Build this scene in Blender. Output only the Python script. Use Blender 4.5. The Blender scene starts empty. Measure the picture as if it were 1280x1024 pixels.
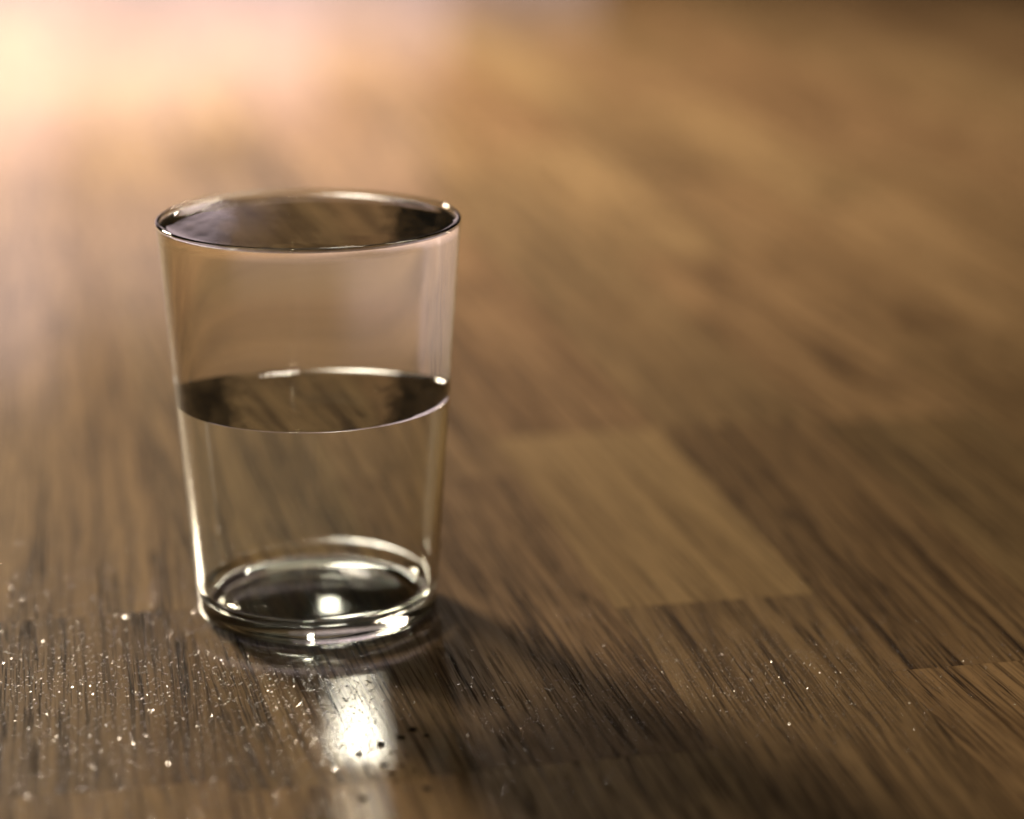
import bpy, bmesh, math, random
from mathutils import Vector

S = bpy.context.scene
C = S.collection
R = math.radians

# ------------------------------------------------------------------ camera
CAM_H = 0.255
cd = bpy.data.cameras.new('camera')
cam = bpy.data.objects.new('camera', cd)
C.objects.link(cam)
cam.location = (0, 0, CAM_H)
cam.rotation_euler = (R(90 - 15.8), 0, 0)
cd.sensor_width = 36.0
cd.sensor_fit = 'HORIZONTAL'
cd.lens = 3081 / 1280 * 36.0
cd.clip_start = 0.02
cd.clip_end = 60
cd.dof.use_dof = True
cd.dof.focus_distance = 0.672
cd.dof.aperture_fstop = 4.0
cd.dof.aperture_blades = 0
S.camera = cam

# ------------------------------------------------------------------ world + lamps
w = bpy.data.worlds.new('World')
S.world = w
w.use_nodes = True
bg = w.node_tree.nodes['Background']
bg.inputs['Color'].default_value = (1.0, 0.80, 0.52, 1)
bg.inputs['Strength'].default_value = 0.005


def area(name, loc, aim, sx, sy, power, col, shape='RECTANGLE'):
    l = bpy.data.lights.new(name, 'AREA')
    l.shape = shape
    l.size = sx
    l.size_y = sy
    l.energy = power
    l.color = col
    o = bpy.data.objects.new(name, l)
    C.objects.link(o)
    o.location = loc
    o.rotation_euler = (Vector(aim) - Vector(loc)).to_track_quat('-Z', 'Y').to_euler()
    return o


GX, GY = -0.0577, 0.6876          # where the glass stands


def around_glass(az, el, d):
    az, el = R(az), R(el)
    return (GX - d * math.sin(az) * math.cos(el), GY + d * math.cos(az) * math.cos(el), d * math.sin(el))


# a lamp standing behind and to the left of the glass
AIM = (-0.60, 1.75, 0)
KEY = around_glass(34, 26, 2.0)
k2 = area('floor_lamp_light', (KEY[0] - 0.02, KEY[1] + 0.03, KEY[2] + 0.02), AIM, 0.34, 0.26, 27, (1.0, 0.82, 0.60))
k2.data.cycles.is_caustics_light = True
k2.data.spread = R(100)
# window light far behind on the left, glaring on the floor; added strips grade its edge
for az0, az1, bot, top, rad in ((-25, -13.5, 0.04, 0.85, 1.9), (-13.5, -10.5, 0.04, 0.80, 2.0), (-10.5, -7.5, 0.04, 0.72, 1.8),
                                (-7.5, -4.5, 0.04, 0.66, 1.9), (-4.5, -1.5, 0.04, 0.56, 1.35), (-1.5, 2.0, 0.04, 0.44, 0.8),
                                (-25, -11, 0.87, 1.40, 1.3), (-11, -6, 0.84, 1.20, 0.8), (-6, -2, 0.66, 1.00, 0.5)):
    x0, x1 = 6.0 * math.tan(R(az0)), 6.0 * math.tan(R(az1))
    wd, ht = x1 - x0, top - bot
    area('window_light', ((x0 + x1) / 2, 6.0, bot + ht / 2), ((x0 + x1) / 4, 2.0, 0.1), wd, ht, 0.43 * rad * wd * ht * math.pi, (1.0, 0.76, 0.78))
# a small bright lamp straight behind, mirrored in the varnish in front of the glass
back = area('back_lamp_light', (-0.150, 2.60, 0.99), (-0.03, 0.6, 0), 0.055, 0.34, 2.0, (1.0, 0.88, 0.72))
# a dim lit doorway behind and to the right, seen only in the glass
area('doorway_light', around_glass(-58, 9, 2.6), (GX, GY, 0.03), 0.2, 0.4, 0.5, (1.0, 0.95, 0.86))
# an added unseen light brightening the floor behind the glass
pool = area('added_pool_light', (-0.40, 1.85, 1.7), (-0.40, 1.851, 0), 0.3, 0.3, 12, (1.0, 0.80, 0.68), 'DISK')
pool.data.spread = R(68)
# added soft overhead fill, lifting the shadow of the glass
overhead_fill = area('overhead_fill_light', (0.1, 0.9, 2.4), (0.0, 0.9, 0), 1.6, 1.6, 6.0, (1.0, 0.85, 0.62))
overhead_fill.data.cycles.is_caustics_light = pool.data.cycles.is_caustics_light = True

S.view_settings.view_transform = 'Standard'
S.view_settings.look = 'None'
S.view_settings.exposure = 0.42
S.view_settings.gamma = 1
S.view_settings.use_curve_mapping = False

S.render.engine = 'CYCLES'
cy = S.cycles
cy.use_denoising = True
cy.use_adaptive_sampling = False
cy.max_bounces = 32
cy.transmission_bounces = 28
cy.glossy_bounces = 12
cy.diffuse_bounces = 4
cy.transparent_max_bounces = 16
cy.caustics_reflective = True
cy.caustics_refractive = True
cy.blur_glossy = 0.3
cy.sample_clamp_indirect = 60
cy.use_guiding = False
cy.use_surface_guiding = True
cy.guiding_training_samples = 64


# ------------------------------------------------------------------ node helper
class NT:
    def __init__(self, name):
        self.m = bpy.data.materials.new(name)
        self.m.use_nodes = True
        self.t = self.m.node_tree
        self.t.nodes.clear()
        self.out = self.t.nodes.new('ShaderNodeOutputMaterial')

    def n(self, kind, **kw):
        nd = self.t.nodes.new('ShaderNode' + kind)
        for k, v in kw.items():
            if k.startswith('_'):
                setattr(nd, k[1:], v)
            else:
                key = int(k[1:]) if k[0] == 'i' and k[1:].isdigit() else k.replace('__', ' ')
                s = nd.inputs[key]
                if hasattr(v, 'is_output'):
                    self.t.links.new(v, s)
                else:
                    s.default_value = v
        return nd

    def math(self, op, a, b=0.0, c=None, clamp=False):
        nd = self.t.nodes.new('ShaderNodeMath')
        nd.operation = op
        nd.use_clamp = clamp
        for i, v in enumerate((a, b) if c is None else (a, b, c)):
            if hasattr(v, 'is_output'):
                self.t.links.new(v, nd.inputs[i])
            else:
                nd.inputs[i].default_value = v
        return nd.outputs[0]

    def remap(self, v, a, b, lo=0.0, hi=1.0):
        nd = self.n('MapRange', Value=v)
        nd.inputs[1].default_value = a
        nd.inputs[2].default_value = b
        nd.inputs[3].default_value = lo
        nd.inputs[4].default_value = hi
        return nd.outputs[0]

    def mix(self, f, a, b, blend='MIX'):
        nd = self.t.nodes.new('ShaderNodeMix')
        nd.data_type = 'RGBA'
        nd.blend_type = blend
        for i, v in ((0, f), (6, a), (7, b)):
            if hasattr(v, 'is_output'):
                self.t.links.new(v, nd.inputs[i])
            else:
                nd.inputs[i].default_value = v
        return nd.outputs[2]

    def link(self, a, b):
        self.t.links.new(a, b)


# ------------------------------------------------------------------ oak
def oak_material():
    t = NT('oiled oak')
    tc = t.n('TexCoord')
    oi = t.n('ObjectInfo')
    rnd = oi.outputs['Random']
    off = t.n('CombineXYZ', X=t.math('MULTIPLY', rnd, 37.1), Y=t.math('MULTIPLY', rnd, 91.7),
              Z=t.math('MULTIPLY', rnd, 13.3))
    p0 = t.n('VectorMath', _operation='ADD', i0=tc.outputs['Object'], i1=off.outputs[0]).outputs[0]
    # slow wobble so the grain is not ruler-straight; it also tilts a little from stave to stave
    wob = t.n('TexNoise', Vector=t.n('VectorMath', _operation='MULTIPLY', i0=p0, i1=(14, 4, 1)).outputs[0],
              Scale=1.0, Detail=2.0)
    wv = t.math('MULTIPLY', t.math('SUBTRACT', wob.outputs[0], 0.5), 0.006)
    sep = t.n('SeparateXYZ', Vector=tc.outputs['Object'])
    tilt = t.math('MULTIPLY', t.math('SUBTRACT', t.math('FRACT', t.math('MULTIPLY', rnd, 7.77)), 0.5), 0.10)
    sx = t.math('ADD', wv, t.math('MULTIPLY', sep.outputs[1], tilt))
    p = t.n('VectorMath', _operation='ADD', i0=p0, i1=t.n('CombineXYZ', X=sx).outputs[0]).outputs[0]

    def noise(su, sv, detail=3.0, rough=0.55, dist=0.0):
        v = t.n('VectorMath', _operation='MULTIPLY', i0=p, i1=(su, sv, 1.0)).outputs[0]
        return t.n('TexNoise', Vector=v, Scale=1.0, Detail=detail, Roughness=rough, Distortion=dist).outputs[0]

    fine = noise(1500, 40, 2.0, 0.6)             # open pores
    fibre = noise(620, 11, 3.0, 0.65)              # fibres
    band = noise(210, 4.0, 3.0, 0.6)             # dark and light bands
    broad = noise(34, 2.6, 2.0, 0.5, 0.3)        # slow colour drift
    ring_src = noise(11, 1.7, 1.0, 0.4)          # contour lines of this give flowing rings
    ring = t.math('SINE', t.math('MULTIPLY', ring_src, 60.0))
    ring = t.remap(ring, 0.1, 1.0)
    zone = t.remap(band, 0.38, 0.60)             # pores crowd in the early wood
    pore = t.math('MULTIPLY', t.remap(fine, 0.51, 0.61), t.math('ADD', t.math('MULTIPLY', zone, 0.8), 0.2))
    dark = t.math('ADD', t.math('MULTIPLY', t.remap(band, 0.46, 0.66), 0.36), t.math('MULTIPLY', ring, 0.10))
    dark = t.math('ADD', dark, t.math('MULTIPLY', t.remap(fibre, 0.47, 0.62), 0.75), clamp=True)
    oc = t.n('SeparateColor', Color=oi.outputs['Color'])
    dark = t.math('MULTIPLY', dark, oc.outputs[2])
    pore = t.math('MULTIPLY', pore, oc.outputs[2])

    light_c = t.mix(t.remap(broad, 0.3, 0.7), (0.305, 0.207, 0.113, 1), (0.240, 0.156, 0.082, 1))
    dark_c = (0.045, 0.024, 0.010, 1)
    col = t.mix(dark, light_c, dark_c)
    col = t.mix(t.math('MULTIPLY', pore, 1.0), col, (0.020, 0.010, 0.004, 1))
    # every stave is cut from another board: its own lightness and warmth ride on the object colour
    tint = t.mix(oc.outputs[1], (0.97, 1.0, 0.88, 1), (1.05, 0.94, 0.87, 1))
    col = t.mix(1.0, col, tint, 'MULTIPLY')
    hsv = t.n('HueSaturation', Color=col, Value=t.math('MULTIPLY', oc.outputs[0], 2.0))
    h = t.math('SUBTRACT', t.math('MULTIPLY', fibre, 0.35), t.math('ADD', t.math('MULTIPLY', pore, 0.9),
               t.math('MULTIPLY', dark, 0.25)))
    bump = t.n('Bump', Height=h, Strength=0.30, Distance=0.0002)
    rough = t.math('ADD', t.remap(fibre, 0.3, 0.7, 0.44, 0.56), t.math('MULTIPLY', pore, 0.3))
    b = t.n('BsdfPrincipled', Base__Color=hsv.outputs[0], Roughness=rough, Normal=bump.outputs[0], IOR=1.45)
    b.inputs['Specular IOR Level'].default_value = 0.08
    # thin worn varnish: a short-tailed mirror lobe over the wood
    coat = t.n('BsdfAnisotropic', _distribution='BECKMANN', Color=(1, 1, 1, 1), Roughness=t.remap(fibre, 0.3, 0.7, 0.095, 0.115))
    fr = t.n('Fresnel', IOR=1.58)
    fac = t.math('MULTIPLY', fr.outputs[0], t.math('SUBTRACT', 1.0, t.math('MULTIPLY', pore, 0.6)))
    mx = t.n('MixShader', Fac=fac)
    t.link(b.outputs[0], mx.inputs[1])
    t.link(coat.outputs[0], mx.inputs[2])
    t.link(mx.outputs[0], t.out.inputs[0])
    return t.m


OAK = oak_material()


def plain(name, col, rough=0.6, **kw):
    t = NT(name)
    tc = t.n('TexCoord')
    nz = t.n('TexNoise', Vector=tc.outputs['Object'], Scale=kw.get('scale', 900.0), Detail=3.0)
    c = t.mix(nz.outputs[0], tuple(x * 0.6 for x in col) + (1,), tuple(x * 1.4 for x in col) + (1,))
    b = t.n('BsdfPrincipled', Base__Color=c, Roughness=rough)
    t.link(b.outputs[0], t.out.inputs[0])
    return t.m


def clear(name, ior, col=(1, 1, 1, 1), rough=0.0):
    t = NT(name)
    g = t.n('BsdfGlass', Color=col, Roughness=rough, IOR=ior)
    t.link(g.outputs[0], t.out.inputs[0])
    return t.m


def clear_surface(name, n_mid, n_side, x0, x1):
    """A liquid surface: clear in the middle, with dark reflections put in by position towards both sides of the glass."""
    t = NT(name)
    tc = t.n('TexCoord').outputs['Object']
    x = t.n('VectorMath', _operation='DOT_PRODUCT', i0=tc, i1=(0.9965, 0.0836, 0)).outputs['Value']
    wav = t.n('TexNoise', Vector=t.n('VectorMath', _operation='MULTIPLY', i0=tc, i1=(1, 0.35, 1)).outputs[0], Scale=210.0, Detail=1.0)
    wv = t.math('SUBTRACT', wav.outputs[0], 0.5)
    ax = t.math('ADD', t.math('ABSOLUTE', x), t.math('MULTIPLY', wv, 0.008))
    ripple = t.n('Bump', Height=wav.outputs[0], Strength=0.05, Distance=0.0006)
    g1 = t.n('BsdfGlass', Color=(1, 1, 1, 1), Roughness=0.0, IOR=n_mid)
    g2 = t.n('BsdfGlass', Color=(1, 1, 1, 1), Roughness=0.0, IOR=n_side, Normal=ripple.outputs[0])
    fac = t.math('MULTIPLY', t.remap(ax, x0, x1), t.remap(wv, -0.15, 0.15, 1.0, 0.84))  # dark side reflections put into the material along a fixed axis
    mx = t.n('MixShader', Fac=fac)
    t.link(g1.outputs[0], mx.inputs[1])
    t.link(g2.outputs[0], mx.inputs[2])
    t.link(mx.outputs[0], t.out.inputs[0])
    return t.m


def link_mesh(name, bm, mats, parent=None, smooth=False):
    me = bpy.data.meshes.new(name)
    bm.to_mesh(me)
    bm.free()
    for m in mats:
        me.materials.append(m)
    if smooth:
        for f in me.polygons:
            f.use_smooth = True
    o = bpy.data.objects.new(name, me)
    C.objects.link(o)
    o.parent = parent
    return o


# ------------------------------------------------------------------ floor of oak staves
TH = R(12.0)                      # the staves run 12 degrees to the left of the view
U = Vector((math.cos(TH), math.sin(TH), 0))
V = Vector((-math.sin(TH), math.cos(TH), 0))
SW = 0.0619                       # stave width
U0 = 0.1725                       # one long seam, the others follow from it
bm = bmesh.new()
bmesh.ops.create_grid(bm, x_segments=2, y_segments=2, size=6.0)
floor = link_mesh('floor', bm, [OAK])
floor.location = (0.2, 2.0, -0.0075)
floor.rotation_euler = (0, 0, TH)
floor['kind'] = 'structure'
floor['label'] = 'brown oak parquet floor of narrow staves running away from the viewer'

random.seed(11)
known = {-4 + 1: [0.566, 0.690, 1.030, 1.42], -2: [0.558, 0.905, 1.21], -1: [0.559, 0.80, 1.12],
         0: [0.664, 0.846, 1.19], 1: [0.600, 0.845, 1.068, 1.37], 2: [0.46, 0.840, 1.13]}
tone = {(0, 0.664): (1.22, 0.15), (0, 0.846): (0.95, 0.8), (-1, 0.559): (0.82, 0.75), (-1, 0.8): (0.9, 0.6), (1, 0.6): (0.80, 0.55),
        (1, 0.845): (0.95, 0.3), (2, 0.46): (0.82, 0.2), (-3, 0.566): (0.82, 0.45), (-3, 0.69): (1.0, 0.4), (-2, 0.558): (0.85, 0.3)}


def stave(u0, u1, v0, v1, light, warm):
    g = 0.00006
    hw, hl = (u1 - u0) / 2 - g, (v1 - v0) / 2 - g
    bm = bmesh.new()
    dz = random.uniform(-0.00001, 0.00001)
    lo, hi = [[bm.verts.new((sx * hw, sy * hl, z)) for sx, sy in ((-1, -1), (1, -1), (1, 1), (-1, 1))] for z in (-0.0072, dz)]
    for i in range(4):
        bm.faces.new((lo[i], lo[(i + 1) % 4], hi[(i + 1) % 4], hi[i]))
    bm.faces.new(hi)
    o = link_mesh('stave', bm, [OAK], floor)
    o.color = (light / 2, warm, 0.5 if light > 1.2 else random.uniform(0.75, 1.0), 1)
    pos = U * ((u0 + u1) / 2) + V * ((v0 + v1) / 2)
    o.cycles.is_caustics_receiver = True
    rel = pos - floor.location
    o.location = (rel.dot(U), rel.dot(V), -floor.location.z)
    return o


for k in range(-10, 16):
    u0, u1 = U0 + k * SW, U0 + (k + 1) * SW
    js = known.get(k)
    if js is None:
        js = [random.uniform(0.28, 0.5)]
    js = list(js)
    while js[0] > 0.36:
        js.insert(0, js[0] - random.uniform(0.16, 0.34))
    while js[-1] < 2.75:
        js.append(js[-1] + random.uniform(0.20, 0.42))
    for a, b in zip(js, js[1:]):
        light, warm = tone.get((k, round(a, 3)), (random.uniform(0.80, 1.12), random.uniform(0.15, 0.75)))
        stave(u0, u1, a, b, light, warm)

# ------------------------------------------------------------------ the glass tumbler
BRIM = 0.1158
SEG = 192
GLASS = clear('clear glass', 1.5, (0.985, 0.995, 0.985, 1))
N_W = 1.09                        # sideways bending of the filling
K_LOW, K_UP = 1.22, 1.24          # and at its lower and upper surface

HG = 0.1172
RB, RT = 0.0352, 0.0433           # outer radius near the base / at the rim
LEVEL = 0.0645                    # water line


def r_out(z):
    return RB + (RT - RB) * (z / HG)


def r_in(z):
    wall = 0.0021 - 0.0009 * min(1, max(0, (z - 0.012) / 0.07))
    return r_out(z) - wall


def arc(cx, cz, r, a0, a1, n):
    return [(cx + r * math.cos(R(a0 + (a1 - a0) * i / n)), cz + r * math.sin(R(a0 + (a1 - a0) * i / n))) for i in range(n + 1)]


out = [(0, 0.0012), (0.010, 0.0011), (0.020, 0.0009), (0.0265, 0.0006), (0.0285, 0.0003)]
out += [(0.0306, 0.0)]
fr = 0.0034
out += arc(r_out(fr) - fr, fr, fr, -88, 0, 10)
nz = 30
out += [(r_out(fr + (HG - 0.0008 - fr) * i / nz), fr + (HG - 0.0008 - fr) * i / nz) for i in range(1, nz + 1)]
tw = (r_out(HG) - r_in(HG)) / 2
out += arc(r_out(HG) - tw, HG - 0.0008, tw, 12, 168, 8)
inn = [(r_in(HG - 0.0008), HG - 0.0008)] + [(r_in(BRIM - (BRIM - LEVEL) * i / 20), BRIM - (BRIM - LEVEL) * i / 20) for i in range(0, 21)]
n_dry = len(out) + len(inn) - 1   # profile index where the water starts
FZ = 0.0052                       # top of the thick glass bottom
ir = 0.0050
wetp = [(r_in(LEVEL + (FZ + ir - LEVEL) * i / 20), LEVEL + (FZ + ir - LEVEL) * i / 20) for i in range(1, 21)]
cxr = r_in(FZ + ir) - ir
wetp += arc(cxr, FZ + ir, ir, 0, -90, 12)[1:]
wetp += [(cxr * q, FZ - 0.0006 * (1 - q * q)) for q in (0.8, 0.6, 0.4, 0.2, 0.0)]


def lathe(prof, mat_of=lambda k: 0):
    """Turn a profile about z; a segment whose material is None is left open."""
    bm = bmesh.new()
    rows = []
    for (r, z) in prof:
        if r < 1e-6:
            rows.append([bm.verts.new((0, 0, z))])
        else:
            rows.append([bm.verts.new((r * math.cos(2 * math.pi * i / SEG), r * math.sin(2 * math.pi * i / SEG), z)) for i in range(SEG)])
    for k, (a, b) in enumerate(zip(rows, rows[1:])):
        if mat_of(k) is None:
            continue
        for i in range(SEG):
            j = (i + 1) % SEG
            if len(a) == 1:
                f = bm.faces.new((a[0], b[j], b[i]))
            elif len(b) == 1:
                f = bm.faces.new((a[i], a[j], b[0]))
            else:
                f = bm.faces.new((a[i], a[j], b[j], b[i]))
            f.material_index = mat_of(k)
    bmesh.ops.delete(bm, geom=[v for v in bm.verts if not v.link_faces], context='VERTS')
    bm.normal_update()
    # outward: the lowest face looks down
    if min(bm.faces, key=lambda f: f.calc_center_median().z).normal.z > 0:
        bmesh.ops.reverse_faces(bm, faces=bm.faces)
    return bm


i0, i1 = len(out) + 1, len(out) + len(inn) - 1      # between these the wall is wetted and the water carries the interface
glass = link_mesh('drinking_glass', lathe(out + inn + wetp, lambda k: None if i0 <= k < i1 else 0), [GLASS], smooth=True)
glass.location = (GX, GY, 0.0002)
glass.cycles.is_caustics_caster = True
glass['label'] = 'clear tapered drinking glass standing on the oak floor, half filled with water'
glass['category'] = 'glass'


# the water lies right against the glass: its side is the shared interface with the wall
W_SIDE = clear('water against glass', N_W / 1.5)
W_LOW = clear_surface('lower water surface', 1 / K_LOW, 1 / 0.76, 0.0185, 0.0235)
W_TOP = clear_surface('upper water surface', K_UP, 0.76, 0.0200, 0.0265)
rl = r_in(LEVEL)


def surface(rl, level, m):
    p = [(rl - q, level - m * (1 - math.exp(-q / 0.0012))) for q in (0.0003, 0.0007, 0.0012, 0.0018, 0.0028, 0.0042)]
    return p + [(rl * s, level - m) for s in (0.85, 0.7, 0.35, 0)]


def sharpen(o, level):
    for e in o.data.edges:
        a, b = (o.data.vertices[i].co for i in e.vertices)
        if abs(a.z - level) < 1e-6 and abs(b.z - level) < 1e-6:
            e.use_edge_sharp = True


low = list(reversed(surface(rl, LEVEL, 0.0006)))
side = list(reversed(inn[1:]))
top = surface(side[-1][0], side[-1][1], 0.0006)
n1, n2 = len(low), len(low) + len(side) - 1
water = link_mesh('water', lathe(low + side + top, lambda k: 1 if k < n1 else (0 if k < n2 else 2)), [W_SIDE, W_LOW, W_TOP], smooth=True)
sharpen(water, LEVEL)
sharpen(water, side[-1][1])
water.location = glass.location
water.cycles.is_caustics_caster = True
water['label'] = 'clear water in the glass, with its surface line halfway up the wall'
water['category'] = 'water'

# ------------------------------------------------------------------ pixels of the photograph -> points on the floor
def on_floor(px, py):
    x, y = (px - 640) / 3081, -(py - 512) / 3081
    p = R(15.8)
    d = Vector((x, math.cos(p) + y * math.sin(p), -math.sin(p) + y * math.cos(p)))
    return Vector((0, 0, CAM_H)) + d * (-CAM_H / d.z)


# dark crumbs in front of the glass
CRUMB = plain('dark crumb', (0.012, 0.009, 0.006), 0.9)
random.seed(5)
for (px, py, s) in ((505, 935, 1.2), (530, 927, 1.0), (544, 917, 1.1), (561, 924, 0.8), (476, 947, 1.0), (508, 962, 1.0),
                    (519, 972, 0.8), (530, 962, 0.6), (481, 1003, 1.2), (561, 991, 1.1), (536, 949, 0.5), (494, 941, 0.55), (517, 945, 0.5), (523, 981, 0.6), (499, 976, 0.5), (546, 968, 0.6), (488, 962, 0.45)):
    bm = bmesh.new()
    bmesh.ops.create_icosphere(bm, subdivisions=2, radius=0.00085 * s)
    for v in bm.verts:
        k = random.uniform(0.6, 1.25)
        v.co = Vector((v.co.x * 1.15 * k, v.co.y * 0.8 * k, v.co.z * 0.42 * k))
    o = link_mesh('crumb', bm, [CRUMB])
    q = on_floor(px - 28, py - 4)
    o.location = (q.x, q.y, 0.0003 * s)
    o.rotation_euler = (0, 0, random.uniform(-0.6, 0.6))
    o['label'] = 'tiny dark crumb on the bright patch of floor before the glass'
    o['category'] = 'crumb'
    o['group'] = 'dark crumbs before the glass'

# glinting dust: clear flat flakes lying at every angle, a few of which catch the lamp
FLAKE = clear('clear dust flake', 1.5, (1, 1, 1, 1), 0.2)
random.seed(21)
fv, ff = [], []


def flake(px, py, r):
    q = on_floor(px, py)
    tilt, turn, spin = abs(random.gauss(0, R(30))), random.uniform(0, 2 * math.pi), random.uniform(0, math.pi)
    nrm = Vector((math.sin(tilt) * math.cos(turn), math.sin(tilt) * math.sin(turn), math.cos(tilt)))
    e1 = nrm.orthogonal().normalized()
    e2 = nrm.cross(e1)
    e1, e2 = e1 * math.cos(spin) + e2 * math.sin(spin), e2 * math.cos(spin) - e1 * math.sin(spin)
    c = Vector((q.x, q.y, r * math.sin(tilt) + 0.00003))
    asp = random.uniform(0.8, 1.0)
    k = len(fv)
    for s_ in (-1, 1):
        for x, y in ((-1, -1), (1, -1), (1, 1), (-1, 1)):
            fv.append(c + e1 * (x * r) + e2 * (y * r * asp) + nrm * (s_ * r * 0.12))
    ff.extend([tuple(k + i for i in f) for f in ((3, 2, 1, 0), (4, 5, 6, 7), (0, 1, 5, 4), (1, 2, 6, 5), (2, 3, 7, 6), (3, 0, 4, 7))])


for i in range(6500):
    flake(random.uniform(-40, 470), random.triangular(660, 1070, 850), random.choice((0.00013, 0.00018, 0.00024, 0.00032)))
for i in range(6500):
    flake(random.triangular(580, 1310, 930), random.gauss(845, 50), random.uniform(0.00009, 0.00017))
for i in range(500):
    flake(random.uniform(400, 820), random.uniform(840, 1050), random.uniform(0.00014, 0.0003))
me = bpy.data.meshes.new('dust')
me.from_pydata(fv, [], ff)
me.materials.append(FLAKE)
dust = bpy.data.objects.new('dust', me)
C.objects.link(dust)
dust['kind'] = 'stuff'
dust['label'] = 'fine glinting dust scattered over the floor'
